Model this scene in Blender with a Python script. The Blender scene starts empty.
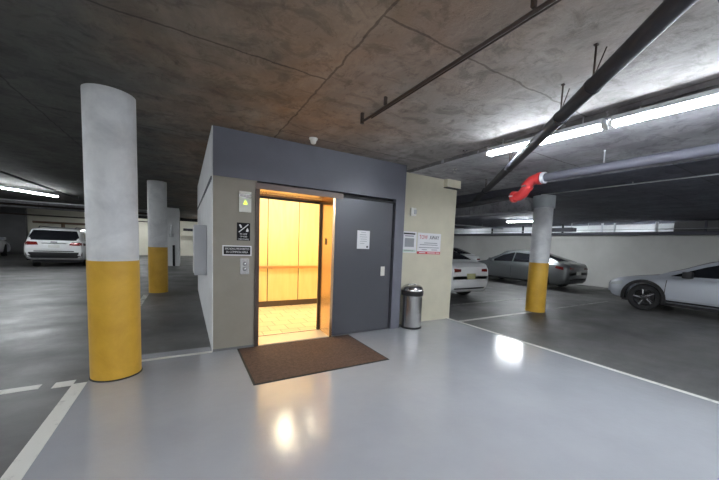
import bpy, bmesh, math, random
from mathutils import Vector, Matrix
from mathutils.bvhtree import BVHTree
random.seed(7)
COL = bpy.context.scene.collection
PI = math.pi

# ------------------------------------------------------------------ materials
def mat(name, col, rough=.5, metal=0., emit=None, strength=0., coat=0., spec=.5):
    m = bpy.data.materials.new(name); m.use_nodes = True
    b = m.node_tree.nodes['Principled BSDF']
    b.inputs['Base Color'].default_value = (*col, 1)
    b.inputs['Roughness'].default_value = rough
    b.inputs['Metallic'].default_value = metal
    b.inputs['Coat Weight'].default_value = coat
    b.inputs['Coat Roughness'].default_value = .08
    b.inputs['Specular IOR Level'].default_value = spec
    if emit:
        b.inputs['Emission Color'].default_value = (*emit, 1)
        b.inputs['Emission Strength'].default_value = strength
    return m

def N(m, t, **kw):
    n = m.node_tree.nodes.new(t)
    for k, v in kw.items(): setattr(n, k, v)
    return n
def L(m, a, b): m.node_tree.links.new(a, b)
def bsdf(m): return m.node_tree.nodes['Principled BSDF']
def coords(m, scale=(1, 1, 1), loc=(0, 0, 0)):
    tc = N(m, 'ShaderNodeTexCoord'); mp = N(m, 'ShaderNodeMapping')
    mp.inputs['Scale'].default_value = scale; mp.inputs['Location'].default_value = loc
    L(m, tc.outputs['Object'], mp.inputs['Vector']); return mp.outputs['Vector']
def noise(m, vec, scale, detail=4., rough=.6, dist=0.):
    n = N(m, 'ShaderNodeTexNoise'); n.inputs['Scale'].default_value = scale
    n.inputs['Detail'].default_value = detail; n.inputs['Roughness'].default_value = rough
    n.inputs['Distortion'].default_value = dist
    L(m, vec, n.inputs['Vector']); return n.outputs['Fac']
def ramp(m, fac, stops):
    r = N(m, 'ShaderNodeValToRGB'); e = r.color_ramp.elements
    while len(e) < len(stops): e.new(.5)
    for el, (p, c) in zip(e, stops):
        el.position = p; el.color = (*(c if hasattr(c, '__len__') else (c, c, c)), 1)
    L(m, fac, r.inputs['Fac']); return r.outputs['Color']
def mix(m, fac, a, b, mode='MIX'):
    x = N(m, 'ShaderNodeMix', data_type='RGBA', blend_type=mode)
    for sock, v in ((x.inputs['Factor'], fac), (x.inputs['A'], a), (x.inputs['B'], b)):
        if isinstance(v, (int, float)): sock.default_value = v
        elif isinstance(v, tuple): sock.default_value = (*v, 1)
        else: L(m, v, sock)
    return x.outputs['Result']
def bump(m, h, strength=.2, dist=.01):
    b = N(m, 'ShaderNodeBump'); b.inputs['Strength'].default_value = strength
    b.inputs['Distance'].default_value = dist
    L(m, h, b.inputs['Height']); L(m, b.outputs['Normal'], bsdf(m).inputs['Normal'])

def paint(name, col, rough=.5, amt=.12, scale=3.):
    m = mat(name, col, rough); v = coords(m)
    n = noise(m, v, scale, 6)
    d = tuple(c * (1 - amt) for c in col); u = tuple(min(1, c * (1 + amt * .6)) for c in col)
    L(m, ramp(m, n, [(.3, d), (.7, u)]), bsdf(m).inputs['Base Color'])
    bump(m, noise(m, v, 90, 3), .15, .002); return m

# ceiling: board-formed concrete, brown stains with warm cab light painted in, greyer right, darker left
def ceiling_mat(name, base, stain, right=None, left=None):
    m = mat(name, base, .85); v = coords(m)
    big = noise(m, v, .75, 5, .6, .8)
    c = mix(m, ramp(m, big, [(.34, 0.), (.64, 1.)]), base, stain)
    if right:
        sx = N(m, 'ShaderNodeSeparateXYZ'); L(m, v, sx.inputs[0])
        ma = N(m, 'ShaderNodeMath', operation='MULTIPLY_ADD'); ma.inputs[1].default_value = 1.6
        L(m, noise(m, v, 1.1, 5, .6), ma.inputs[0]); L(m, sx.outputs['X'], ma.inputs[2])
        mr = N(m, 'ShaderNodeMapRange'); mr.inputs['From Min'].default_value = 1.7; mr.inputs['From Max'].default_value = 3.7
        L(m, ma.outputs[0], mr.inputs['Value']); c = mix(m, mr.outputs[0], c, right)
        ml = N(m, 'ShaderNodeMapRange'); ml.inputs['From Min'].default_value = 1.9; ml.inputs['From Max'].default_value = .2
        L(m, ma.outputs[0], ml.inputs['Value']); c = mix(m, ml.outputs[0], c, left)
    # formwork joints
    br = N(m, 'ShaderNodeTexBrick'); br.offset = .375
    br.inputs['Scale'].default_value = 1
    br.inputs['Mortar Size'].default_value = .011; br.inputs['Mortar Smooth'].default_value = .35
    br.inputs['Brick Width'].default_value = 2.4; br.inputs['Row Height'].default_value = 2.5
    br.inputs['Color1'].default_value = (1, 1, 1, 1); br.inputs['Color2'].default_value = (.74, .74, .74, 1)
    br.inputs['Mortar'].default_value = (.30, .28, .26, 1)
    wob = N(m, 'ShaderNodeTexNoise'); wob.inputs['Scale'].default_value = 7; wob.inputs['Detail'].default_value = 5
    L(m, v, wob.inputs['Vector'])
    vm = N(m, 'ShaderNodeVectorMath', operation='MULTIPLY_ADD'); vm.inputs[1].default_value = (.06, .06, .0)
    L(m, wob.outputs['Color'], vm.inputs[0]); L(m, v, vm.inputs[2])
    sp = N(m, 'ShaderNodeSeparateXYZ'); L(m, vm.outputs[0], sp.inputs[0])
    cmb = N(m, 'ShaderNodeCombineXYZ')
    for a, b, off in (('Y', 'X', -JY), ('X', 'Y', 3.95)):
        ad = N(m, 'ShaderNodeMath', operation='ADD'); ad.inputs[1].default_value = off - .03
        L(m, sp.outputs[a], ad.inputs[0]); L(m, ad.outputs[0], cmb.inputs[b])
    L(m, cmb.outputs[0], br.inputs['Vector'])
    c = mix(m, .8, c, br.outputs['Color'], 'MULTIPLY')
    # dark blotches, pits and streaks
    pits = ramp(m, noise(m, coords(m, (1, 1.3, 1), (3, 1, 0)), 3.4, 10, .72, .7), [(.50, 1.), (.58, .55), (.70, .30)])
    c = mix(m, .6, c, pits, 'MULTIPLY')
    sc_ = ramp(m, noise(m, coords(m, (1.6, .8, 1), (1, 5, 0)), 8, 8, .75, .6), [(.56, 1.), (.66, .5)])
    c = mix(m, .6, c, sc_, 'MULTIPLY')
    lt = ramp(m, noise(m, coords(m, (1.2, .7, 1), (7, 3, 0)), 1.9, 9, .72, .3), [(.47, 0.), (.66, .6)])
    c = mix(m, lt, c, mix(m, 1., c, (1.7, 1.7, 1.7), 'MULTIPLY'))
    L(m, c, bsdf(m).inputs['Base Color'])
    bump(m, noise(m, v, 14, 8, .7), .5, .012); return m
JY = .2

M = {}
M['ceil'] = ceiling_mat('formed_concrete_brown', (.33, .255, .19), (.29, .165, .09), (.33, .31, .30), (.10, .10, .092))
M['ceil_r'] = ceiling_mat('formed_concrete_grey', (.42, .42, .44), (.30, .29, .31))
M['ceil_dark'] = ceiling_mat('dark_blue_grey_ceiling', (.085, .09, .12), (.06, .062, .085))  # formed concrete again, in a darker and bluer tone
# asphalt-like concrete floor with tyre polish
m = mat('garage_floor', (.1, .1, .1), .55); v = coords(m)
c = mix(m, ramp(m, noise(m, coords(m, (.35, 1, 1)), .9, 6, .6, .5), [(.3, 0.), (.7, 1.)]), (.068, .068, .070), (.185, .182, .176))
c = mix(m, ramp(m, noise(m, v, 2.2, 8, .7), [(.35, 0.), (.75, .55)]), c, (.045, .045, .047))
L(m, c, bsdf(m).inputs['Base Color'])
L(m, ramp(m, noise(m, v, 1.3, 5), [(.3, .38), (.7, .62)]), bsdf(m).inputs['Roughness'])
bump(m, noise(m, v, 60, 5, .7), .25, .004); M['floor'] = m
# glossy epoxy
m = mat('grey_epoxy', (.36, .375, .41), .14, coat=.5, spec=.6); v = coords(m)
L(m, ramp(m, noise(m, v, .8, 5, .6), [(.3, (.355, .365, .395)), (.7, (.42, .43, .46))]), bsdf(m).inputs['Base Color'])
L(m, ramp(m, noise(m, v, 1.7, 5), [(.3, .10), (.75, .2)]), bsdf(m).inputs['Roughness'])
h = mix(m, .25, noise(m, v, 9, 2), noise(m, coords(m, (1, 1, 1), (4, 2, 0)), 75, 2))
bump(m, h, .36, .006); M['epoxy'] = m
for nd in m.node_tree.nodes:
    if nd.type == 'BUMP': L(m, nd.outputs['Normal'], bsdf(m).inputs['Coat Normal'])
m = mat('line_paint', (.62, .62, .58), .5); v = coords(m)
c = mix(m, ramp(m, noise(m, v, 7, 8, .75), [(.55, 0.), (.7, .8)]), (.66, .66, .62), (.25, .25, .25))
L(m, c, bsdf(m).inputs['Base Color']); M['line'] = m
m = mat('worn_line_paint', (.62, .62, .58), .6); v = coords(m)
c = mix(m, ramp(m, noise(m, v, 9, 8, .75), [(.42, 0.), (.6, .95)]), (.5, .5, .48), (.09, .09, .09))
L(m, c, bsdf(m).inputs['Base Color']); M['worn'] = m
M['grey_blue'] = paint('slate_grey_wall_paint', (.142, .147, .178), .42, .08)
M['door_grey'] = mat('dark_grey_door_enamel', (.075, .077, .09), .33, .25)
M['taupe'] = paint('taupe_wall_paint', (.30, .275, .23), .5, .08)
M['beige'] = paint('beige_wall_paint', (.63, .59, .46), .6, .07)
M['white_wall'] = paint('white_wall_paint', (.80, .81, .82), .6, .06)
M['far_wall'] = paint('pale_concrete_wall', (.58, .58, .56), .8, .14, .6)
M['far_beige'] = paint('cream_far_wall', (.72, .69, .58), .8, .10, .8)
M['dark_wall'] = paint('grey_far_wall', (.17, .17, .175), .8, .2, .8)
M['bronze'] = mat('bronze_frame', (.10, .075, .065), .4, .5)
M['head'] = mat('taupe_metal_casing', (.20, .16, .145), .45, .3)
M['dark'] = mat('shadow_gap_rubber', (.012, .012, .014), .6)
M['steel'] = mat('brushed_stainless', (.55, .55, .55), .2, 1.)
m = M['steel']; v = coords(m, (60, 60, .6))
L(m, ramp(m, noise(m, v, 2, 3), [(.3, (.38, .38, .38)), (.7, (.68, .68, .68))]), bsdf(m).inputs['Base Color'])
M['chrome'] = mat('chrome', (.75, .75, .77), .12, 1.)
M['black'] = mat('black_plastic', (.018, .018, .02), .38)
M['rubber'] = mat('tyre_rubber', (.016, .016, .017), .75)
M['glass'] = mat('tinted_glass', (.010, .011, .014), .06, spec=.35)
M['white_pl'] = mat('white_plastic', (.78, .77, .72), .45)
M['paper'] = mat('white_paper', (.80, .80, .82), .6)
M['ink'] = mat('black_ink', (.014, .014, .016), .7, spec=.2)
M['grey_ink'] = mat('grey_ink', (.30, .31, .33), .6)
M['pale_green'] = mat('pale_green_print', (.55, .66, .58), .6)
M['red'] = mat('sign_red', (.55, .04, .05), .5)
M['tube'] = mat('fluorescent_tube', (1, 1, 1), .4, emit=(.86, .93, 1.0), strength=66.)
M['tube3'] = mat('fluorescent_tube_fill', (1, 1, 1), .4, emit=(.92, .96, 1.0), strength=92.)
M['tube2'] = mat('fluorescent_tube_far', (1, 1, 1), .4, emit=(.92, .97, 1.0), strength=105.)
M['down'] = mat('warm_lamp_disc', (1, 1, 1), .4, emit=(1., .88, .62), strength=45.)
M['fixture'] = mat('fixture_white_enamel', (.62, .64, .68), .4)
M['arrow'] = mat('lit_green_arrow', (.6, .9, .1), .4, emit=(.62, .9, .08), strength=1.0)
M['pipe_black'] = mat('black_painted_pipe', (.018, .018, .024), .6)
M['pipe_rust'] = mat('dark_iron_pipe', (.055, .038, .030), .5, .4)
M['pipe_grey'] = mat('grey_painted_pipe', (.075, .075, .095), .6)
M['pipe_red'] = mat('red_enamel_pipe', (.50, .035, .035), .4)
M['brown_pipe'] = mat('brown_pipe', (.15, .09, .055), .6)
M['galv'] = mat('galvanised', (.5, .51, .53), .4, .8)
# cab
m = mat('maple_laminate', (.82, .60, .26), .32); v = coords(m, (1, 1, .12))
L(m, ramp(m, noise(m, v, 9, 6, .6, .4), [(.3, (.78, .58, .26)), (.7, (.86, .68, .34))]), bsdf(m).inputs['Base Color']); M['laminate'] = m
M['bronze_lit'] = mat('satin_bronze_lit', (.72, .50, .30), .24, .85)  # brighter copy of the frame bronze, cab glow put into its colour
M['rail'] = mat('satin_bronze_rail', (.70, .45, .22), .3, .7)
m = mat('cab_floor_tile', (.72, .62, .42), .3); v = coords(m)
br = N(m, 'ShaderNodeTexBrick'); br.inputs['Scale'].default_value = 1
br.inputs['Brick Width'].default_value = .3; br.inputs['Row Height'].default_value = .3
br.inputs['Mortar Size'].default_value = .006
br.inputs['Color1'].default_value = (.78, .68, .47, 1); br.inputs['Color2'].default_value = (.70, .60, .40, 1)
br.inputs['Mortar'].default_value = (.30, .24, .15, 1); L(m, v, br.inputs['Vector'])
L(m, br.outputs['Color'], bsdf(m).inputs['Base Color']); M['cab_floor'] = m
M['sill'] = mat('aluminium_sill', (.78, .72, .62), .35, .4)
# mat
m = mat('brown_carpet_mat', (.10, .05, .035), .95); v = coords(m)
L(m, ramp(m, noise(m, v, 28, 8, .8), [(.3, (.042, .024, .018)), (.7, (.14, .082, .058))]), bsdf(m).inputs['Base Color'])
bump(m, noise(m, v, 240, 3), .8, .006); M['mat'] = m
# column paints
def colpaint(name, c1, c2, rough):
    m = mat(name, c1, rough); v = coords(m)
    L(m, ramp(m, noise(m, v, 2.4, 8, .65, .4), [(.32, c2), (.62, c1)]), bsdf(m).inputs['Base Color'])
    bump(m, noise(m, v, 40, 4), .2, .004); return m
M['col_white'] = colpaint('column_white_paint', (.78, .79, .80), (.56, .57, .59), .55)
M['col_yellow'] = colpaint('column_yellow_paint', (.68, .40, .045), (.55, .31, .03), .42)
M['col_grey'] = colpaint('column_grey_capital', (.40, .43, .45), (.3, .32, .34), .6)

def carpaint(name, col, rough=.3, metal=0.):
    return mat(name, col, rough, metal, coat=.9)
M['car_white'] = carpaint('white_car_paint', (.78, .79, .80))
M['car_grey'] = carpaint('graphite_car_paint', (.13, .14, .145), .34, .5)
M['car_silver'] = carpaint('silver_car_paint', (.52, .55, .61), .35, .3)
M['tail'] = mat('red_tail_lens', (.16, .010, .010), .15, coat=.8)
M['lamp_lens'] = mat('clear_lamp_lens', (.72, .75, .78), .1, .3, coat=.8)
M['plate'] = mat('licence_plate', (.62, .63, .60), .4)
M['plate_y'] = mat('licence_plate_olive', (.42, .42, .22), .4)
M['rim'] = mat('alloy_rim', (.55, .56, .58), .25, .9)
M['rim_dark'] = mat('black_alloy_rim', (.03, .03, .033), .3, .4)

# ------------------------------------------------------------------ mesh helpers
class MB:
    def __init__(s): s.bm = bmesh.new(); s.mats = []
    def mi(s, m):
        if m not in s.mats: s.mats.append(m)
        return s.mats.index(m)
    def faces(s, vs, fs, m, mx=None):
        i = s.mi(m); vv = [s.bm.verts.new(mx @ Vector(v) if mx else Vector(v)) for v in vs]
        for f in fs:
            try: fc = s.bm.faces.new([vv[k] for k in f]); fc.material_index = i
            except ValueError: pass
        return vv
    def box(s, a, b, m, bev=0., mx=None):
        x0, y0, z0 = [min(p, q) for p, q in zip(a, b)]; x1, y1, z1 = [max(p, q) for p, q in zip(a, b)]
        vs = [(x0, y0, z0), (x1, y0, z0), (x1, y1, z0), (x0, y1, z0), (x0, y0, z1), (x1, y0, z1), (x1, y1, z1), (x0, y1, z1)]
        fs = [(0, 3, 2, 1), (4, 5, 6, 7), (0, 1, 5, 4), (1, 2, 6, 5), (2, 3, 7, 6), (3, 0, 4, 7)]
        vv = s.faces(vs, fs, m, mx)
        if bev > 0:
            es = {e for v in vv for e in v.link_edges}
            r = bmesh.ops.bevel(s.bm, geom=list(es), offset=bev, segments=2, affect='EDGES', profile=.7)
            for f in r['faces']: f.material_index = s.mi(m)
        return s
    def lathe(s, prof, m, seg=32, mx=None, cap=True):
        vs, fs = [], []
        for r, z in prof:
            for k in range(seg):
                a = 2 * PI * k / seg; vs.append((r * math.cos(a), r * math.sin(a), z))
        n = len(prof)
        for j in range(n - 1):
            for k in range(seg):
                k2 = (k + 1) % seg; fs.append((j * seg + k, j * seg + k2, (j + 1) * seg + k2, (j + 1) * seg + k))
        if cap:
            fs.append(tuple(range(seg))[::-1]); fs.append(tuple((n - 1) * seg + k for k in range(seg)))
        s.faces(vs, fs, m, mx); return s
    def tube(s, pts, r, m, seg=12, cap=True):
        pts = [Vector(p) for p in pts]; rs = r if hasattr(r, '__len__') else [r] * len(pts)
        vs, fs = [], []; up = None
        for i, p in enumerate(pts):
            t = (pts[min(i + 1, len(pts) - 1)] - pts[max(i - 1, 0)]).normalized()
            if up is None: up = Vector((0, 0, 1)) if abs(t.z) < .9 else Vector((1, 0, 0))
            sd = t.cross(up).normalized(); u = sd.cross(t).normalized(); up = u
            for k in range(seg):
                a = 2 * PI * k / seg; vs.append(p + (sd * math.cos(a) + u * math.sin(a)) * rs[i])
        for i in range(len(pts) - 1):
            for k in range(seg):
                k2 = (k + 1) % seg; fs.append((i * seg + k, i * seg + k2, (i + 1) * seg + k2, (i + 1) * seg + k))
        if cap:
            fs.append(tuple(range(seg))[::-1]); fs.append(tuple((len(pts) - 1) * seg + k for k in range(seg)))
        s.faces(vs, fs, m); return s
    def prism(s, poly, ax, d0, d1, m, mx=None):   # poly in the two other axes
        def P(a, b, d): return {'y': (a, d, b), 'x': (d, a, b), 'z': (a, b, d)}[ax]
        n = len(poly); vs = [P(a, b, d0) for a, b in poly] + [P(a, b, d1) for a, b in poly]
        fs = [tuple(range(n)), tuple(range(2 * n - 1, n - 1, -1))] + [(k, n + k, n + (k + 1) % n, (k + 1) % n) for k in range(n)]
        s.faces(vs, fs, m, mx); return s
    def build(s, name, parent=None, smooth=None):
        bmesh.ops.recalc_face_normals(s.bm, faces=s.bm.faces)
        me = bpy.data.meshes.new(name); s.bm.to_mesh(me); s.bm.free()
        for m in s.mats: me.materials.append(m)
        if smooth is not None:
            for p in me.polygons: p.use_smooth = True
            me.set_sharp_from_angle(angle=math.radians(smooth))
        o = bpy.data.objects.new(name, me); COL.objects.link(o)
        if parent: o.parent = parent
        return o

def tag(o, label=None, cat=None, group=None, kind=None):
    if label: o['label'] = label
    if cat: o['category'] = cat
    if group: o['group'] = group
    if kind: o['kind'] = kind
    return o
def empty(name, loc=(0, 0, 0), rz=0.):
    o = bpy.data.objects.new(name, None); COL.objects.link(o); o.location = loc; o.rotation_euler = (0, 0, rz)
    o.empty_display_size = .1; return o
def structure(name, mb, label, cat='wall', smooth=None):
    return tag(mb.build(name, None, smooth), label, cat, None, 'structure')
def copy_tree(o, parent=None):
    c = o.copy(); COL.objects.link(c); c.parent = parent
    for ch in list(o.children): copy_tree(ch, c)
    return c

def text_mb(lines, m, size, x0, z0, y, width, align='CENTER', leading=1.25):
    """text standing in an XZ plane, facing -Y, as solid letters"""
    mb = MB(); idx = mb.mi(m)
    dg = None
    for i, t in enumerate(lines):
        if isinstance(t, str): t = (t, width)
        cu = bpy.data.curves.new('lettering', 'FONT'); cu.body = t[0]; cu.size = size; cu.extrude = .0008
        cu.align_x = align; cu.resolution_u = 2
        ob = bpy.data.objects.new('lettering', cu); COL.objects.link(ob)
        bpy.context.view_layer.update()
        ev = ob.evaluated_get(bpy.context.evaluated_depsgraph_get()); me = bpy.data.meshes.new_from_object(ev)
        xs = [v.co.x for v in me.vertices]; w = max(xs) - min(xs); sx = t[1] / w
        mx = Matrix.Translation((x0, y, z0 - i * size * leading)) @ Matrix.Rotation(PI / 2, 4, 'X') @ Matrix.Diagonal((sx, 1, 1, 1)) @ Matrix.Translation((-(max(xs) + min(xs)) / 2, 0, 0))
        me.transform(mx); mb.bm.from_mesh(me)
        bpy.data.objects.remove(ob); bpy.data.curves.remove(cu); bpy.data.meshes.remove(me)
    return mb

# ------------------------------------------------------------------ the shell
CZ = 2.89
XL, XR, YN, YF = -16., 20., -7., 28.
structure('floor', MB().box((XL, YN, -.25), (XR, YF, -.006), M['floor']), 'dark grey worn concrete garage floor with tyre polish', 'floor')
structure('floor_landing', MB().box((-.86, -6.5, -.006), (4.72, 4.66, 0), M['epoxy']), 'glossy light grey epoxy floor of the elevator landing', 'floor')
structure('ceiling', MB().box((XL, YN, CZ), (3.55, YF, CZ + .3), M['ceil']), 'brown stained board-formed concrete ceiling with warm cab light painted into its colour', 'ceiling')
structure('ceiling_right', MB().box((3.55, YN, CZ - .05), (6.1, YF, CZ + .3), M['ceil_r']), 'grey concrete ceiling slab beyond the joint, a little lower', 'ceiling')
structure('ceiling_far_right', MB().box((6.1, YN, CZ - .06), (XR, YF, CZ + .3), M['ceil_dark']), 'dark blue grey ceiling over the parked cars', 'ceiling')
structure('wall_back', MB().box((-8.6, YF, 0), (XR, YF + .3, CZ), M['far_beige']), 'cream wall at the far back of the garage')
structure('wall_back_left', MB().box((XL, YF - .3, 0), (-8.6, YF + .3, CZ), M['dark_wall']), 'dark grey wall at the far back left')
structure('wall_left', MB().box((XL - .3, YN, 0), (XL, YF, CZ), M['dark_wall']), 'dark grey wall far left')
structure('wall_near', MB().box((XL, YN - .3, 0), (XR, YN, CZ), M['far_wall']), 'pale concrete wall behind the camera')
mb = MB().box((15.9, YN, 0), (16.15, YF, 2.36), M['far_wall'])
structure('wall_right', mb, 'pale concrete wall behind the parked cars, with an open slot above')
structure('wall_far_right', MB().box((16.95, YN, 0), (17.2, YF, CZ), M['white_wall']), 'pale wall beyond the open slot')
structure('trim_1', MB().box((15.55, YN, 2.30), (16.2, YF, 2.42), M['pipe_grey']), 'grey ledge capping the low far wall', 'trim')
# beam running back from the right column
structure('ceiling_beam', MB().box((7.3, 4.75, 2.50), (7.75, 20, CZ - .05), M['ceil_r']), 'concrete beam running back from the right column', 'beam')
structure('ceiling_beam', MB().box((-15, 22.4, 2.62), (-.9, 22.9, CZ), M['ceil_r']), 'concrete beam across the far left ceiling', 'beam')

# elevator box: solid walls round the cab
BX0, BX1, FY = .30, 3.32, 4.43
T = M['taupe']; G = M['grey_blue']
structure('wall_front', MB().box((BX0, FY, 0), (.83, FY + .25, 2.29), T), 'taupe elevator wall left of the opening')
structure('wall_header', MB().box((BX0, FY - .012, 2.285), (BX1, FY + .25, CZ), G), 'slate grey header wall above the elevator door')
mb = MB().box((3.13, FY - .012, 0), (BX1, FY + .25, 2.285), G).box((2.0, FY + .10, 0), (3.13, FY + .25, 2.285), M['dark'])
structure('wall_front_right', mb, 'slate grey wall strip right of the sliding door')
structure('wall_side', MB().box((BX0 - .012, FY + .004, 0), (BX0 + .1, 9.9, CZ), M['white_wall']), 'white side wall of the elevator shaft')
structure('wall_shaft', MB().box((BX0, 9.8, 0), (BX1, 9.9, CZ), M['white_wall']).box((BX1 - .12, FY + .25, 0), (BX1, 9.8, CZ), G), 'rear and right walls of the elevator shaft')
structure('wall_pier', MB().box((BX1, 4.635, 0), (4.79, 5.05, CZ - .05), M['beige']), 'beige pier wall behind the trash can')
structure('trim_2', MB().box((BX0 - .024, FY + .02, 2.235), (BX0 - .012, 9.8, 2.275), M['pipe_grey']), 'grey trim line along the white side wall', 'trim')
structure('baseboard_front', MB().box((BX0 - .004, FY - .005, 0), (.825, FY, .03), M['dark_wall']), 'thin dark base line under the taupe wall', 'baseboard')

# painted lines on the floor
def line(name, x0, y0, x1, y1, label, m='line', z=.0):
    tag(MB().box((x0, y0, z - .004), (x1, y1, z + .0015), M[m]).build(name), label, 'painted line', None, 'structure')
line('painted_line', -.97, -6.5, -.86, 4.0, 'white line on the left edge of the landing')
line('painted_line', 4.72, -6.5, 4.79, 4.66, 'white line on the right edge of the landing')
line('painted_line', -.86, 4.40, .29, 4.47, 'white line behind the near column')
line('painted_line', -1.12, 3.98, -.97, 4.12, 'short worn white dash beside the column', 'line', -.005)
line('painted_line', -2.6, 4.02, -1.22, 4.13, 'worn white dash at the left', 'line', -.005)
line('painted_line', 4.79, 4.31, 7.25, 4.40, 'white stall line running to the right column', 'line', -.005)
line('painted_line', 5.9, 5.66, 9.8, 5.74, 'faint stall line behind the right column', 'worn', -.005)
line('painted_line', -.92, 6.2, -.82, 9.5, 'white stall line toward the second column', 'worn', -.005)
line('painted_line', 8.4, 4.34, 11.4, 4.41, 'faint stall line beyond the right column', 'worn', -.005)

# ------------------------------------------------------------------ columns
def column(loc, r, ysplit, label, capital=False, base_z=0.):
    t = empty('concrete_column', loc); tag(t, label, 'column', 'round concrete columns')
    MB().lathe([(r + .004, base_z), (r + .004, ysplit)], M['col_yellow'], 64).build('yellow_band', t, 40)
    top = CZ - loc[2] if loc[0] < 3.5 else CZ - .05 - loc[2]
    MB().lathe([(r, ysplit), (r, top - (.3 if capital else 0))], M['col_white'], 64).build('white_shaft', t, 40)
    if capital:
        MB().lathe([(r + .03, top - .3), (r + .03, top)], M['col_grey'], 64).build('capital', t, 40)
    return t
c1 = column((-.647, 4.13, 0), .212, 1.225, 'large round white column with yellow base nearest the camera, left of the elevator')
MB().lathe([(.225, 0), (.222, .012), (.214, .014)], M['dark'], 48).build('base_joint', c1, 40)
column((-.632, 9.88, -.006), .212, 1.20, 'round white and yellow column farther back between the near column and the elevator')
column((7.53, 4.40, -.006), .215, 1.215, 'round white and yellow column at the right with grey capital', True)

# far white pier with black corner guards
t = empty('white_pier', (-.62, 19.7, -.006)); tag(t, 'square white pier with black corner guards seen behind the second column', 'pier')
MB().box((-.34, -1.4, 0), (.34, 1.4, CZ), M['white_wall']).build('shaft', t)
for x in (-.30, .05):
    MB().box((x, -1.44, 0), (x + .1, -1.4, 1.05), M['black']).build('corner_guard', t)
MB().tube([(.0, -1.45, 1.5), (.0, -1.45, 2.0)], .03, M['galv'], 8).box((-.08, -1.46, 1.45), (.1, -1.4, 1.62), M['galv']).build('valve', t)

# ------------------------------------------------------------------ elevator cab
t = empty('elevator_cab', (1.8, 6, 0))
tag(t, 'warmly lit elevator cab with maple laminate panels seen through the open doorway', 'elevator')
def cb(name, a, b, m, bev=0, parent=None):
    o = [a[0] - 1.8, a[1] - 6, a[2]]; p = [b[0] - 1.8, b[1] - 6, b[2]]
    return MB().box(o, p, M[m], bev).build(name, parent or t)
CY0, CY1, CX0, CX1, CH = 4.92, 7.02, .50, 3.05, 2.55
cb('cab_floor', (CX0, CY0, -.02), (CX1, CY1, .004), 'cab_floor')
cb('cab_shell', (CX0 - .04, CY1, -.0), (CX1 + .04, CY1 + .05, CH), 'dark')
xs = [.50, .86, 1.555, 2.255, 2.75, 3.05]
for i in range(5):
    cb('wall_panel', (xs[i] + .010, CY1 - .02, .13), (xs[i + 1] - .010, CY1, CH), 'laminate')
cb('kick_plate', (CX0, CY1 - .025, .004), (CX1, CY1, .13), 'bronze')
for s, x in ((0, CX0), (1, CX1)):
    cb('side_wall', (x - .04 if not s else x, CY0, 0), (x if not s else x + .04, CY1, CH), 'laminate')
hr = MB()
hr.box((CX0 - 1.8 + .1, CY1 - 6 - .085, .87), (CX1 - 1.8 - .1, CY1 - 6 - .065, .93), M['rail'], .004)
for x in (-.95, -.2, .5, 1.0): hr.box((x, CY1 - 6 - .07, .86), (x + .05, CY1 - 6 - .02, .9), M['rail'])
hr.build('handrail', t)
cb('cab_ceiling', (CX0, CY0, CH), (CX1, CY1, CH + .06), 'fixture')
for (x, y) in ((1.0, 6.2), (1.78, 6.25), (2.5, 6.2), (1.0, 5.4), (1.78, 5.4), (2.5, 5.4)):
    mx = Matrix.Translation((x - 1.8, y - 6, CH - .025))
    d = MB().lathe([(.12, 0), (.12, .024)], M['down'], 20, mx).build('downlight', t)
# cab front return panels either side of the cab entrance
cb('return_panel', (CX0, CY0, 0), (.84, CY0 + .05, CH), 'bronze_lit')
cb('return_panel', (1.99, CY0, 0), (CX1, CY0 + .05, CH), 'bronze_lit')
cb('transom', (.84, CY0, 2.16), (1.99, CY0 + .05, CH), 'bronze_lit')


# doorway frame with warm reveals
t = empty('elevator_door_frame', (1.4, FY, 0)); tag(t, 'bronze metal frame round the open elevator doorway', 'door frame')
def fb(name, a, b, m, bev=0., parent=None):
    return MB().box((a[0] - 1.4, a[1] - FY, a[2]), (b[0] - 1.4, b[1] - FY, b[2]), M[m], bev).build(name, parent or t)
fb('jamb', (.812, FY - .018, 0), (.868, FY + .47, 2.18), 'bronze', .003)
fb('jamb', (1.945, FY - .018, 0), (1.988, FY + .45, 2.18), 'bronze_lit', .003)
fb('head', (.812, FY - .018, 2.18), (2.115, FY - .0125, 2.262), 'head', 0)
fb('head_casing', (.812, FY - .012, 2.18), (1.988, FY + .44, 2.262), 'bronze_lit', .002)
fb('sill', (.868, FY - .005, 0), (1.945, FY + .47, .012), 'sill')
fb('sill_groove', (.868, FY + .40, .012), (1.945, FY + .42, .014), 'dark')
fb('door_sensor', (1.932, FY + .2, 1.46), (1.945, FY + .235, 1.56), 'bronze')
fb('head_gap', (.868, FY + .44, 2.12), (1.945, FY + .465, 2.155), 'dark')
fb('cab_door_edge', (1.915, FY + .43, .012), (1.945, FY + .47, 2.155), 'bronze')

# sliding door (parked to the right of the opening)
t = empty('elevator_sliding_door', (2.55, FY, 0)); tag(t, 'dark grey sliding elevator door with white notice, parked right of the opening', 'sliding door')
def sd(name, a, b, m, bev=0.):
    return MB().box((a[0] - 2.55, a[1] - FY, a[2]), (b[0] - 2.55, b[1] - FY, b[2]), M[m], bev).build(name, t)
sd('door_panel', (1.992, FY + .015, .012), (3.085, FY + .06, 2.21), 'door_grey', .003)
sd('hanger_track', (2.12, FY + .02, 2.215), (3.12, FY + .06, 2.245), 'dark')
sd('handle_plate', (2.885, FY + .006, .96), (2.965, FY + .015, 1.12), 'white_pl', .003)

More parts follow.
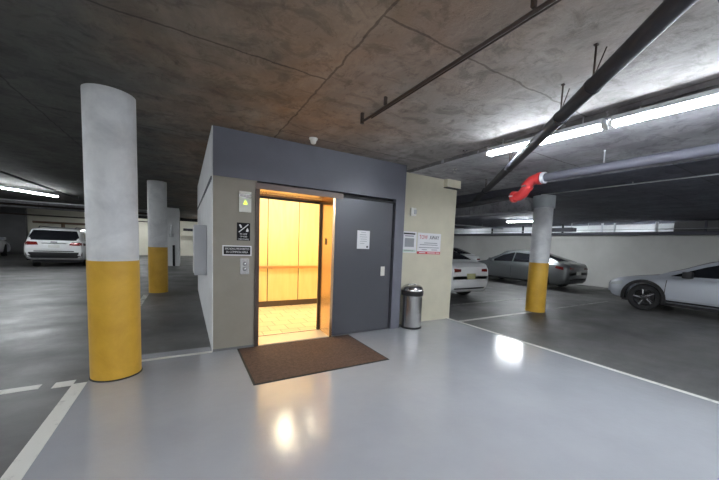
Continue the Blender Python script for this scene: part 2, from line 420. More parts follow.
# notice on the door
t = empty('door_notice', (2.52, FY + .013, 1.565)); tag(t, 'white paper notice taped to the grey sliding door', 'notice')
MB().box((-.118, -.002, -.15), (.118, 0, .15), M['paper']).build('sheet', t)
k = MB()
for i, (w, x) in enumerate(((.09, 0), (.12, -.01), (.14, 0), (.12, .005), (.13, 0), (.08, -.02))):
    k.box((x - w / 2, -.003, .115 - i * .036), (x + w / 2, -.002, .122 - i * .036), M['grey_ink'])
k.box((.06, -.003, -.13), (.09, -.002, -.10), M['ink'])
k.build('print', t)

# floor mat
t = empty('entrance_mat', (1.46, 3.85, 0)); tag(t, 'brown carpet entrance mat on the floor in front of the elevator', 'mat')
MB().box((-.85, -.62, .0005), (.80, .545, .009), M['mat'], .003).build('carpet', t)
k = MB()
for a, b in (((-.87, -.64), (.82, -.62)), ((-.87, .545), (.82, .555)), ((-.87, -.62), (-.85, .545)), ((.80, -.62), (.82, .545))):
    k.box((*a, .0005), (*b, .006), M['rubber'])
k.build('rubber_border', t)

# ------------------------------------------------------------------ wall fittings left of the door
Yw = FY
def sign(name, cx, cz, w, h, m, label, cat='sign', y=Yw, th=.006):
    t = empty(name, (cx, y, cz)); tag(t, label, cat)
    MB().box((-w / 2, -th, -h / 2), (w / 2, .001, h / 2), M[m], .0015).build('plate', t)
    return t
t = sign('floor_indicator', .682, 1.99, .15, .27, 'white_pl', 'white elevator lantern with lit green arrow above the fire sign', 'indicator', th=.02)
MB().box((-.075, -.022, .055), (.075, -.02, .10), M['steel']).build('steel_band', t)
MB().prism([(-.028, -.035), (.028, -.035), (0, .025)], 'y', -.026, -.02, M['arrow']).build('arrow', t)
t = sign('fire_sign', .665, 1.595, .165, .235, 'ink', 'square black sign with flame pictogram over the elevator buttons')
k = MB()
a = math.radians(42); ca, sa = math.cos(a), math.sin(a)
k.prism([(x * ca - z * sa, x * sa + z * ca + .045) for x, z in ((-.08, -.006), (.08, -.006), (.08, .006), (-.08, .006))], 'y', -.008, -.006, M['paper'])
k.prism([(.032, .0), (.058, .0), (.064, .02), (.055, .04), (.047, .052), (.040, .036), (.033, .026)], 'y', -.008, -.006, M['paper'])
k.prism([(-.058, .085), (-.045, .098), (-.028, .082), (-.020, .055), (-.036, .046), (-.045, .066)], 'y', -.008, -.006, M['paper'])
k.build('pictogram', t)
text_mb([('IN CASE', .09), ('OF FIRE', .09), ('USE STAIRS', .13)], M['paper'], .028, 0, -.040, -.0075, .1).build('lettering', t)
t = sign('smoking_sign', .588, 1.34, .36, .135, 'paper', 'wide black sign with white border and two lines of lettering above the buttons')
MB().box((-.165, -.0075, -.052), (.165, -.006, .052), M['ink']).build('black_field', t)
text_mb([('SMOKING PROHIBITED', .30), ('IN COMMON AREA', .27)], M['paper'], .040, 0, .010, -.0085, .1, leading=1.05).build('lettering', t)
t = sign('call_button_panel', .681, 1.13, .115, .215, 'steel', 'stainless elevator call panel with two round buttons', 'button panel')
for z in (.035, -.035):
    mx = Matrix.Translation((0, -.006, z)) @ Matrix.Rotation(PI / 2, 4, 'X')
    b = MB().lathe([(.024, 0), (.024, .006), (.019, .008)], M['black'], 20, mx).build('button', t, 40)
    MB().lathe([(.015, .008), (.015, .0095), (.013, .010)], M['chrome'], 16, mx).build('button_cap', b, 40)

# ------------------------------------------------------------------ beige pier fittings
Yp = 4.635
t = sign('parking_notice', 3.625, 1.565, .34, .40, 'paper', 'small white and pale green notice left of the red-bordered towing sign', y=Yp)
k = MB()
k.box((-.155, -.0075, -.185), (.155, -.006, -.14), M['pale_green']); k.box((-.14, -.0075, .145), (.13, -.006, .172), M['ink'])
k.box((-.11, -.0075, .105), (.10, -.006, .125), M['grey_ink'])
k.box((-.11, -.0075, -.09), (.11, -.006, .075), M['grey_ink'])
k.box((-.12, -.0075, -.165), (.1, -.0065, -.155), M['ink'])
k.build('print', t)
t = sign('towing_sign', 4.12, 1.552, .60, .41, 'paper', 'white sign headed TOW AWAY with a red band along its foot', y=Yp)
MB().box((-.30, -.0075, -.205), (.30, -.006, -.155), M['red']).build('red_band', t)
text_mb([('TOW', .21)], M['red'], .11, -.155, .085, -.0075, .2).build('heading', t)['label'] = 'red word TOW'
text_mb([('AWAY', .25)], M['ink'], .11, .125, .085, -.0075, .2).build('heading', t)['label'] = 'black word AWAY'
k = MB()
for w, x, z in ((.34, .04, .012), (.46, -.01, -.025), (.52, 0, -.078), (.13, -.12, -.12), (.15, .14, -.12)):
    k.box((x - w / 2, -.0075, z - .007), (x + w / 2, -.006, z + .007), M['grey_ink'])
for w, x in ((.16, -.17), (.2, .06), (.1, .23)): k.box((x - w / 2, -.009, -.188), (x + w / 2, -.0075, -.172), M['paper'])
k.build('print', t)
t = empty('alarm_strobe', (3.66, Yp, 2.13)); tag(t, 'small white alarm strobe on the beige pier above the signs', 'alarm')
MB().box((-.06, -.05, -.075), (.06, 0, .075), M['white_pl'], .008).build('housing', t)
MB().box((.005, -.075, -.04), (.05, -.05, .04), M['lamp_lens'], .008).build('strobe_lens', t)
t = empty('beige_junction_box', (4.60, Yp, 2.755)); tag(t, 'beige boxed fitting at the top right of the beige pier', 'box')
MB().box((-.18, -.10, -.07), (.19, 0, .084), M['beige'], .004).build('casing', t)
MB().box((-.18, -.10, -.085), (.19, 0, -.07), M['dark']).build('underside', t)

# ------------------------------------------------------------------ trash can
t = empty('trash_can', (3.575, 4.40, 0)); tag(t, 'round stainless steel trash can with black rim against the beige pier', 'trash can')
MB().lathe([(.190, 0), (.194, .004), (.194, .03), (.188, .034)], M['black'], 48).build('base_ring', t, 40)
MB().lathe([(.188, .03), (.188, .60)], M['steel'], 64).build('body', t, 40)
MB().lathe([(.196, .60), (.203, .61), (.203, .675), (.197, .69)], M['black'], 48).build('rim', t, 40)
lid = MB().lathe([(.195, .688), (.192, .72), (.170, .76), (.13, .785), (.10, .79), (.098, .775), (.09, .70)], M['steel'], 48, cap=False).build('lid', t, 50)
MB().lathe([(.097, .74), (.0, .738)], M['dark'], 32).build('opening', lid)

# ------------------------------------------------------------------ side cabinet on the white wall
t = empty('hose_cabinet', (BX0 - .012, 5.55, .9)); tag(t, 'pale grey metal cabinet fixed to the white side wall of the elevator', 'cabinet')
MB().box((-.175, -.02, 0), (-.012, .5, .79), M['fixture'], .006).box((-.012, 0, 0), (.0, .5, .79), M['fixture']).build('cabinet_body', t)
MB().box((-.183, .02, .03), (-.175, .48, .76), M['white_wall'], .002).build('cabinet_door', t)

# ------------------------------------------------------------------ ceiling fittings
t = empty('smoke_detector', (1.49, 4.10, CZ)); tag(t, 'white round smoke detector on the ceiling above the elevator', 'smoke detector')
MB().lathe([(.058, -.015), (.058, 0)], M['white_pl'], 28).build('base', t, 40)
MB().lathe([(.022, -.075), (.034, -.065), (.044, -.025), (.05, -.015)], M['white_pl'], 28).build('sensor_head', t, 40)
def sprinkler(x, y, z, label):
    t = empty('ceiling_sprinkler', (x, y, z)); tag(t, label, 'sprinkler', 'ceiling sprinkler heads')
    MB().lathe([(.035, -.008), (.035, 0)], M['chrome'], 16).build('flange', t, 40)
    MB().tube([(0, 0, -.008), (0, 0, -.05)], .009, M['chrome'], 8).lathe([(.024, -.058), (.024, -.052)], M['chrome'], 12).build('deflector', t, 40)
sprinkler(3.44, 3.22, CZ, 'small sprinkler head at the ceiling joint near the end of the lit tubes')
sprinkler(3.95, 5.3 - 1.4, CZ - .05, 'small sprinkler head over the beige pier')

# tube fixtures
def tube_light(p0, p1, label, group, m='tube', tubes=2, drop=.0):
    p0 = Vector(p0); p1 = Vector(p1); mid = (p0 + p1) / 2; d = p1 - p0; ln = d.length; rz = math.atan2(d.y, d.x)
    t = empty('tube_light', mid, rz); tag(t, label, 'light fixture', group)
    h = ln / 2
    MB().prism([(-.060, .0), (.060, 0), (.040, .05), (-.040, .05)], 'x', -h, h, M['fixture']).build('housing', t)
    for s in ((-1, 1) if tubes == 2 else (0,)):
        MB().tube([(-h + .03, s * .036, -.022), (h - .03, s * .036, -.022)], .016, M[m], 10).build('tube', t, 60)
    for s in (-1, 1):
        MB().box((s * h - .012, -.06, -.045), (s * h + .012, .06, .0), M['white_pl'], .002).build('end_cap', t)
    ceil = (CZ if mid.x < 3.5 else CZ - .05)
    if ceil - mid.z > .3:
        for sx in (-.3, .3): MB().box((sx - .02, .04, -.01), (sx + .02, .36, .02), M['galv']).build('wall_bracket', t)
    elif ceil - mid.z > .07:
        for s in (-.35, .35): MB().tube([(s * ln, 0, .05), (s * ln, 0, ceil - mid.z)], .006, M['galv'], 6).build('hanger_rod', t)
    return t
grp = 'ceiling tube lights'
zt = 2.76
tube_light((3.44, 2.80, zt), (3.53, 1.53, zt), 'lit tube light nearest the beige pier, on the right ceiling', grp)
tube_light((3.535, 1.46, zt), (3.62, .14, zt), 'second lit tube light from the beige pier, crossing the right frame edge', grp)
tube_light((12.25, 8.75, 2.74), (12.62, 7.15, 2.74), 'distant lit tube light seen left of the right column above the grey sedan', grp, 'tube2')
tube_light((-5.3, 12.95, 2.76), (-3.96, 15.42, 2.76), 'lit tube light at the far left above the white sport utility vehicle', grp, 'tube2')
# unseen tube lights added out of view for fill, some continuing the near row
for i, (x, y) in enumerate(((3.62, -1.9), (3.7, -4.2), (-1.2, -1.7), (-4.4, 2.6), (-6.4, 8.2), (-1.2, -4.6), (9.0, -1.4), (12.6, -1.8), (9.2, -4.4), (1.3, -3.2), (6.2, -3.0), (-3.2, -.4), (-4.9, 5.4))):
    tube_light((x, y + .62, zt), (x, y - .62, zt), 'unseen ceiling tube light added out of view to brighten the garage', grp, 'tube3')
for i, (x, y) in enumerate(((-11, 14), (-12, 20), (1.5, 25), (-3, 25.6), (11.8, 15.5), (6.6, 17), (8.6, 9.2))):  # mostly hidden lights added to brighten the back of the garage
    tube_light((x - .62, y, 2.74), (x + .62, y, 2.74), 'mostly hidden tube light added farther back to brighten the garage', grp, 'tube2')
for y in (21.5, 18.0, 14.5, 11.0, 8.2, 5.6):  # lights added out of sight behind the low wall to brighten the slot
    tube_light((16.5, y + .6, 2.15), (16.5, y - .6, 2.15), 'hidden tube light added behind the low far wall to brighten the open slot', grp, 'tube')

# ------------------------------------------------------------------ pipes
def pipe(name, pts, r, m, label, cat='pipe', seg=16, group=None):
    t = empty(name, pts[0]); tag(t, label, cat, group)
    p0 = Vector(pts[0])
    MB().tube([Vector(p) - p0 for p in pts], r, M[m], seg).build('pipe_run', t, 50)
    return t
def hanger(t, p, r, ceil, m='galv'):
    o = t.location; p = Vector(p) - o
    k = MB().tube([p + Vector((0, 0, r)), Vector((p.x, p.y, ceil - o.z))], .007, M[m], 6)
    k.box((p.x - .012, p.y - .012, ceil - o.z - .008), (p.x + .012, p.y + .012, ceil - o.z), M[m])
    k.build('hanger_rod', t)
def collar(t, p, dr, r, ln, m, name='coupling'):
    p = Vector(p) - t.location; dr = Vector(dr).normalized()
    MB().tube([p - dr * ln / 2, p + dr * ln / 2], r, M[m], 20).build(name, t, 40)
dr = Vector((.6635, .748, 0))
PP = Vector((2.43, 1.193, 2.62)); A = PP - dr * 2.9; B = PP + dr * 5.4
t = pipe('drain_pipe', [A, B], .052, 'pipe_black', 'thick black pipe hung diagonally under the ceiling across the tube lights')
for s in (-.1, .42, 2.1, 3.9):
    p = PP + dr * s
    collar(t, p, dr, .057, .03, 'pipe_black', 'clevis')
    hanger(t, p, .052, CZ if p.x < 3.5 else CZ - .05, 'pipe_rust')
    o = p - t.location
    MB().tube([o + Vector((0, 0, .05)), o - dr * .14 + Vector((0, 0, .17))], .004, M['pipe_rust'], 6).build('sway_brace', t)
collar(t, B - dr * 1.5, dr, .062, .07, 'pipe_black')

# paired thin iron pipes
t = empty('sprinkler_pipe', (1.63, 3.0, 2.80)); tag(t, 'pair of thin dark iron pipes running under the ceiling in front of the elevator', 'pipe')
MB().tube([(0, 0, 0), (0.05, -8.0, 0)], .013, M['pipe_rust'], 12).build('pipe_run', t, 50)
MB().tube([(.045, -.12, .01), (.095, -8.0, .01)], .007, M['pipe_rust'], 10).build('thin_conduit', t, 50)
MB().tube([(0, 0, -.02), (0, 0, .088)], .020, M['pipe_rust'], 12).build('elbow', t, 50)
for y in (-.45, -1.9, -3.6):
    MB().box((-.016, y - .010, .012), (.012, y + .010, .088), M['pipe_rust']).build('strap', t)

# grey main with red grooved elbow
t = pipe('fire_main', [(4.72, 2.80, 2.62), (4.66, -6.5, 2.62)], .062, 'pipe_grey', 'thick grey fire main under the right ceiling, past the tube lights')
MB().tube([(0 , .02, 0), (0, -.03, 0)], .085, M['fixture'], 24).build('ring_hanger', t, 40)
for y in (2.0, .2, -1.5): hanger(t, (4.70, y, 2.62), .06, CZ - .05)
t2 = empty('red_elbow', (4.72, 2.86, 2.62)); tag(t2, 'bright red S-shaped pipe elbow at the end of the grey fire main', 'pipe fitting')
pts = [Vector(p) for p in ((0, -.02, .0), (0, .06, .0), (-.01, .12, -.02), (-.02, .17, -.07), (-.02, .20, -.14), (-.02, .24, -.20), (-.02, .30, -.235), (-.02, .42, -.24))]
MB().tube(pts, .078, M['pipe_red'], 24).build('bend', t2, 50)
for p, d in (((0, .0, 0), (0, 1, 0)), ((-.02, .185, -.105), (0, .5, -.85)), ((-.02, .40, -.24), (0, 1, 0))):
    p = Vector(p); d = Vector(d).normalized()
    MB().tube([p - d * .025, p + d * .025], .093, M['pipe_red'], 24).build('grooved_coupling', t2, 40)
for p in ((.10, .0, 0), (-.12, .185, -.105), (.09, .185, -.105), (-.115, .40, -.24)):
    MB().tube([Vector(p) - Vector((0, .03, 0)), Vector(p) + Vector((0, .03, 0))], .012, M['galv'], 8).build('bolt', t2, 40)
pipe('fire_main', [(4.70, 3.285, 2.38), (4.73, 3.55, 2.38), (4.95, 4.3, 2.38), (5.02, 9.5, 2.38)], .05, 'pipe_black', 'dark pipe running back from the red elbow past the beige pier')
for a, b, r, m_, lb in (
    ((7.05, -6, 2.79), (7.05, 4.2, 2.79), .012, 'galv', 'thin pale conduit on the dark right ceiling'),
    ((-3.62, -6, 2.80), (-3.62, 21, 2.80), .028, 'pipe_black', 'long dark pipe along the left ceiling'),
    ((-14, 17.3, 2.66), (-.9, 18.2, 2.66), .03, 'galv', 'pale conduit crossing the left ceiling behind the tube light'),
    ((-14, 19.6, 2.62), (-1.1, 20.4, 2.62), .05, 'pipe_rust', 'dark pipe crossing the far left ceiling'),
    ((-14, 24.2, 2.35), (-1, 24.8, 2.35), .035, 'pipe_rust', 'lowest dark pipe crossing near the far back wall'),
    ((-3.2, 24.2, 2.62), (6, 24.2, 2.62), .10, 'pipe_black', 'black pipe across the gap between second column and elevator'),
    ((-.15, 26.6, 2.0), (6, 26.6, 2.0), .09, 'pipe_black', 'lower dark pipe on the far back wall beside the elevator'),
    ((5.2, 11.5, 2.66), (15.5, 11.3, 2.66), .03, 'galv', 'pale pipe crossing above the far white cars'),
    ((5.2, 14.5, 2.7), (15.5, 14.2, 2.7), .06, 'fixture', 'wide pale pipe crossing above the far white cars'),
    ((15.6, -6, 2.52), (15.6, 20, 2.52), .016, 'galv', 'thin pale rail along the top of the far right wall'),
):
    p = pipe('ceiling_pipe', [a, b], r, m_, lb, 'pipe', 12)
    hk = .0
    n = 3
    for i in range(n):
        f = (i + .5) / n; q = Vector(a).lerp(Vector(b), f)
        if CZ - q.z < .35 or True: hanger(p, q, r, CZ if q.x < 3.5 else CZ - .05)
# verticals in the slot
for i, (y, w, m_) in enumerate(((6.62, .05, 'fixture'), (6.15, .04, 'fixture'), (4.75, .07, 'fixture'), (8.3, .05, 'pipe_black'), (10.4, .05, 'pipe_black'), (12.4, .05, 'pipe_black'), (3.4, .05, 'pipe_grey'))):
    o = MB().box((15.95, y - w / 2, 2.42), (16.05, y + w / 2, CZ - .05), M[m_]).build('slot_post')
    tag(o, ['pale post in the slot above the far wall, first right of the column', 'pale post in the slot above the far wall, second right of the column', 'wide pale post near the dark end of the wall slot', 'dark post in the wall slot just left of the column', 'dark post in the middle of the lit wall slot', 'dark post in the lit wall slot nearest the beige pier', 'grey post in the dark end of the wall slot'][i], 'post', 'posts in the slot above the far wall')
# solid bay behind the dark end of the slot
structure('wall_slot', MB().box((16.2, YN, 0), (16.4, 4.3, CZ), M['dark_wall']), 'dark wall closing the right end of the slot')
# dark utility sign hung in the slot
t = empty('hanging_duct', (15.4, 8.1, 2.55)); tag(t, 'dark hanging duct box in front of the lit slot right of the column', 'duct')
MB().box((-.15, -.65, -.10), (.15, .65, .08), M['pipe_grey'], .01).build('duct_body', t)
for y in (-.5, .5): MB().tube([(0, y, .08), (0, y, .28)], .012, M['galv'], 6).build('hanger_rod', t)

# brown pipe frame over the white SUV
t = empty('pipe_frame', (-6.6, 26.8, 0)); tag(t, 'brown pipe frame standing behind the white sport utility vehicle', 'frame')
MB().tube([(-1.4, 0, 2.02), (1.2, 0, 2.02)], .07, M['brown_pipe'], 10).build('top_rail', t, 50)
for x in (-.05, 1.15):
    MB().tube([(x, 0, -.006), (x, 0, 1.97)], .09, M['brown_pipe'], 10).build('post', t, 50)
# pipework on the far wall beside the elevator
t = empty('valve_manifold', (.65, 27.8, 0)); tag(t, 'dark pipework with valve wheels on the far back wall beside the elevator', 'pipework')
MB().tube([(0, 0, .9), (0, 0, 2.2)], .09, M['pipe_black'], 10).build('riser', t, 50)
MB().tube([(0, 0, 1.4), (.5, 0, 1.3), (1.6, 0, 1.25)], .08, M['pipe_grey'], 10).build('branch', t, 50)
MB().lathe([(.2, -.03), (.22, 0), (.2, .03)], M['galv'], 16, Matrix.Translation((.5, -.2, 1.55)) @ Matrix.Rotation(PI / 2, 4, 'X')).build('valve_wheel', t, 50)
# ------------------------------------------------------------------ cars
def interp(keys, x):
    """smooth (monotone cubic) interpolation through (x, value) keys"""
    if x <= keys[0][0]: return keys[0][1]
    if x >= keys[-1][0]: return keys[-1][1]
    n = len(keys); sl = [(keys[i + 1][1] - keys[i][1]) / (keys[i + 1][0] - keys[i][0]) for i in range(n - 1)]
    def tn(i):
        if i == 0: return sl[0]
        if i == n - 1: return sl[-1]
        a, b = sl[i - 1], sl[i]
        return 0. if a * b <= 0 else 2 * a * b / (a + b)
    for i in range(n - 1):
        if x <= keys[i + 1][0]:
            h = keys[i + 1][0] - keys[i][0]; t = (x - keys[i][0]) / h
            return ((2*t**3 - 3*t*t + 1) * keys[i][1] + (t**3 - 2*t*t + t) * h * tn(i) + (-2*t**3 + 3*t*t) * keys[i + 1][1] + (t**3 - t*t) * h * tn(i + 1))

def car_body(S, m):
    """S: dict of profiles along x (front = +x). Closed loft with wheel arches cut out."""
    L2 = S['len'] / 2; n = 72
    xs = [-L2 + S['len'] * i / n for i in range(n + 1)]
    xs = sorted(set([-L2 + .015, -L2 + .04, L2 - .015, L2 - .04] + xs + [k[0] for k in S['roof']]))
    mb = MB(); i0 = mb.mi(m); rings = []
    for x in xs:
        w = interp(S['w'], x); b = interp(S['bot'], x); h = interp(S['belt'], x); d = interp(S['deck'], x)
        z = max(interp(S['roof'], x), d)
        g = min(1, max(0, (z - d) / .25))
        wt = (w * .86) * (1 - g) + interp(S['wr'], x) * g
        side = [(0, b), (w * .80, b), (w * .93, b + .04), (w * .985, b + .14), (w, b + .26), (w * 1.0, h - .24), (w * .985, h - .13), (w * .965, h - .04), (w * .935, h)]
        ztop = z - .055 * g - .0 * (1 - g)
        up = []
        for f in (.12, .5, .9):
            up.append((w * .925 + (wt - w * .925) * f, h + (ztop - h) * f))
        top = [(wt * .97, ztop + .02 * g + .01), (wt * .86, z + .0 * g), (wt * .6, z + .016), (wt * .3, z + .024), (0, z + .026)]
        half = side + up + top
        ring = [(x, y, zz) for y, zz in half] + [(x, -y, zz) for y, zz in half[-2:0:-1]]
        rings.append([mb.bm.verts.new(p) for p in ring])
    k = len(rings[0])
    for a, b_ in zip(rings, rings[1:]):
        for j in range(k): mb.bm.faces.new((a[j], a[(j + 1) % k], b_[(j + 1) % k], b_[j]))
    mb.bm.faces.new(rings[0]); mb.bm.faces.new(rings[-1][::-1])
    o = mb.build('body', None)
    c = MB()
    for x in S['axles']:
        for s in (-1, 1):
            mx = Matrix.Translation((x, s * (S['hw'] - .05), S['R'])) @ Matrix.Rotation(PI / 2, 4, 'X')
            c.lathe([(S['R'] + S['arch'], -.22), (S['R'] + S['arch'], .22)], M['black'], 36, mx)
    co_ = c.build('cut')
    md = o.modifiers.new('b', 'BOOLEAN'); md.object = co_; md.operation = 'DIFFERENCE'; md.solver = 'EXACT'
    bpy.context.view_layer.update()
    me = bpy.data.meshes.new_from_object(o.evaluated_get(bpy.context.evaluated_depsgraph_get()))
    o.modifiers.clear(); o.data = me; bpy.data.objects.remove(co_)
    for p in me.polygons: p.use_smooth = True
    me.set_sharp_from_angle(angle=math.radians(38))
    bm = bmesh.new(); bm.from_mesh(me); bvh = BVHTree.FromBMesh(bm); bm.free()
    return o, bvh

def patch(bvh, q, axis, sgn, mt, name, parent, n=10, mm=4, off=.006):
    """q: 4 corners in the two other axes (bilinear), shot along axis onto the body"""
    ax = 'xyz'.index(axis); oth = [i for i in range(3) if i != ax]
    d = Vector((0, 0, 0)); d[ax] = -sgn
    out, inn = [], []
    for i in range(n + 1):
        for j in range(mm + 1):
            u, v = i / n, j / mm
            p = [(1-u)*(1-v)*q[0][k] + u*(1-v)*q[1][k] + u*v*q[2][k] + (1-u)*v*q[3][k] for k in (0, 1)]
            o = Vector((0, 0, 0)); o[oth[0]] = p[0]; o[oth[1]] = p[1]; o[ax] = sgn * 6
            hit = bvh.ray_cast(o, d)[0]
            if hit is None: return None
            out.append(hit - d * off); inn.append(hit + d * .012)
    W = mm + 1; fs = []; NN = len(out)
    for i in range(n):
        for j in range(mm):
            a = i * W + j; fs.append((a, a + W, a + W + 1, a + 1)); fs.append((NN + a, NN + a + 1, NN + a + W + 1, NN + a + W))
    for i in range(n):
        for j in (0, mm): a = i * W + j; fs.append((a, a + W, NN + a + W, NN + a))
    for j in range(mm):
        for i in (0, n): a = i * W + j; fs.append((a, a + 1, NN + a + 1, NN + a))
    mb = MB(); mb.faces(out + inn, fs, M[mt]); return mb.build(name, parent, 35)

def wheel(R, wd, rim_m, spokes, parent, loc, s):
    t = MB().lathe([(R * .66, -wd / 2), (R * .93, -wd / 2), (R, -wd / 2 + .03), (R, wd / 2 - .03), (R * .93, wd / 2), (R * .66, wd / 2)], M['rubber'], 36, cap=False)
    o = t.build('wheel', parent, 40); o.location = loc; o.rotation_euler = (PI / 2 * (1 if s < 0 else -1), 0, .3)
    k = MB().lathe([(R * .67, -wd / 2 + .02), (R * .70, wd / 2 - .01), (R * .66, wd / 2), (R * .63, wd / 2 - .03), (R * .60, -.02)], M[rim_m], 36, cap=False)
    k.lathe([(R * .62, -.03), (.0, -.03)], M['black'], 24)
    k.lathe([(.06, -.03), (.06, wd / 2 - .03), (.03, wd / 2 - .02), (0, wd / 2 - .02)], M[rim_m], 16)
    for i in range(spokes):
        mx = Matrix.Rotation(2 * PI * i / spokes, 4, 'Z')
        k.prism([(.04, -.028), (R * .66, -.045), (R * .66, .03), (.04, .022)], 'z', wd / 2 - .065, wd / 2 - .02, M[rim_m], mx)
    k.build('rim', o, 40)
    if rim_m == 'rim_dark':
        for i in range(spokes):
            a = 2 * PI * i / spokes; mx = Matrix.Rotation(a, 4, 'Z')
            MB().prism([(R * .22, -.012), (R * .62, -.040), (R * .62, -.018), (R * .22, .010)], 'z', wd / 2 - .022, wd / 2 - .014, M['rim'], mx).build('spoke_accent', o)
    return o

def car(name, S, label, cat, loc, rz=PI / 2):
    t = empty(name, loc, rz); tag(t, label, cat)
    body, bvh = car_body(S, M[S['paint']]); body.parent = t
    for x in S['axles']:
        for s in (-1, 1): wheel(S['R'], .23, S['rim'], S['spokes'], t, (x, s * (S['hw'] - .135), S['R']), s)
    MB().box((-S['len'] / 2 + .35, -S['hw'] + .2, .2), (S['len'] / 2 - .4, S['hw'] - .2, .42), M['black']).build('underbody', t)
    for q in S['front_glass']: patch(bvh, q, 'z', 1, 'glass', 'windshield', t, 10, 10)
    for ax, sg, q in S['rear_glass']: patch(bvh, q, ax, sg, 'glass', 'rear_window', t, 12, 8)
    for s in (-1, 1):
        for q in S['side_glass']: patch(bvh, q, 'y', s, 'glass', 'side_window', t, 12, 5)
        for q in S['seams']: patch(bvh, q, 'y', s, 'black', 'door_seam', t, 1, 8, .001)
        for q in S['handles']: patch(bvh, q, 'y', s, S.get('handle_m', S['paint']), 'door_handle', t, 3, 1, .028)
        for q, mt in S.get('side_trim', ()): patch(bvh, q, 'y', s, mt, 'sill_trim', t, 16, 2, .01)
        for q in S['tail']: patch(bvh, [(s * a, b) for a, b in q], 'x', -1, 'tail', 'tail_light', t, 6, 4, .012)
        for q in S['tail_side']: patch(bvh, q, 'y', s, 'tail', 'tail_light', t, 5, 4, .010)
        for q in S['head']: patch(bvh, [(s * a, b) for a, b in q], 'x', 1, 'lamp_lens', 'headlight', t, 6, 4, .012)
        for q in S['head_side']: patch(bvh, q, 'y', s, 'lamp_lens', 'headlight', t, 5, 4, .010)
        mx_, mz = S['mirror']
        k = MB().box((mx_ - .09, s * (S['hw'] - .02), mz - .07), (mx_ + .09, s * (S['hw'] + .17), mz + .09), M[S.get('mirror_m', S['paint'])], .035)
        k.box((mx_ - .02, s * (S['hw'] - .12), mz - .06), (mx_ + .03, s * (S['hw']), mz - .02), M['black'])
        k.build('side_mirror', t, 40)
    for q, mt, nm in S['rear_bits']: patch(bvh, q, 'x', -1, mt, nm, t, 10, 3, .014)
    for q, mt, nm in S['front_bits']: patch(bvh, q, 'x', 1, mt, nm, t, 10, 3, .014)
    if S.get('arch_trim'):
        for x in S['axles']:
            for s in (-1, 1):
                k = MB(); R0 = S['R'] + S['arch']
                outer, inner = [], []
                for i in range(25):
                    a = PI * (-.06 + 1.12 * i / 24); outer.append((x + (R0 + .075) * math.cos(a), S['R'] + (R0 + .075) * math.sin(a))); inner.append((x + (R0 - .005) * math.cos(a), S['R'] + (R0 - .005) * math.sin(a)))
                y0, y1 = s * (S['hw'] - .10), s * (S['hw'] + .012)
                vs_ = [(a, y0, b) for a, b in outer] + [(a, y0, b) for a, b in inner] + [(a, y1, b) for a, b in outer] + [(a, y1, b) for a, b in inner]
                fs = []
                for i in range(24):
                    for p, q in ((0, 25), (50, 75)): fs.append((p + i, p + i + 1, q + i + 1, q + i))
                    for p, q in ((0, 50), (25, 75)): fs.append((p + i, p + i + 1, q + i + 1, q + i))
                fs += [(0, 25, 75, 50), (24, 49, 99, 74)]
                k.faces(vs_, fs, M['black']); k.build('arch_cladding', t, 40)
    if S.get('rails'):
        for s in (-1, 1):
            x0, x1, y, z = S['rails']
            MB().tube([(x0, s * y, z - .03), (x0 + .08, s * y, z + .03), (x1 - .1, s * y, z + .035), (x1, s * y, z - .03)], .018, M['black'], 8).build('roof_rail', t, 50)
    return t

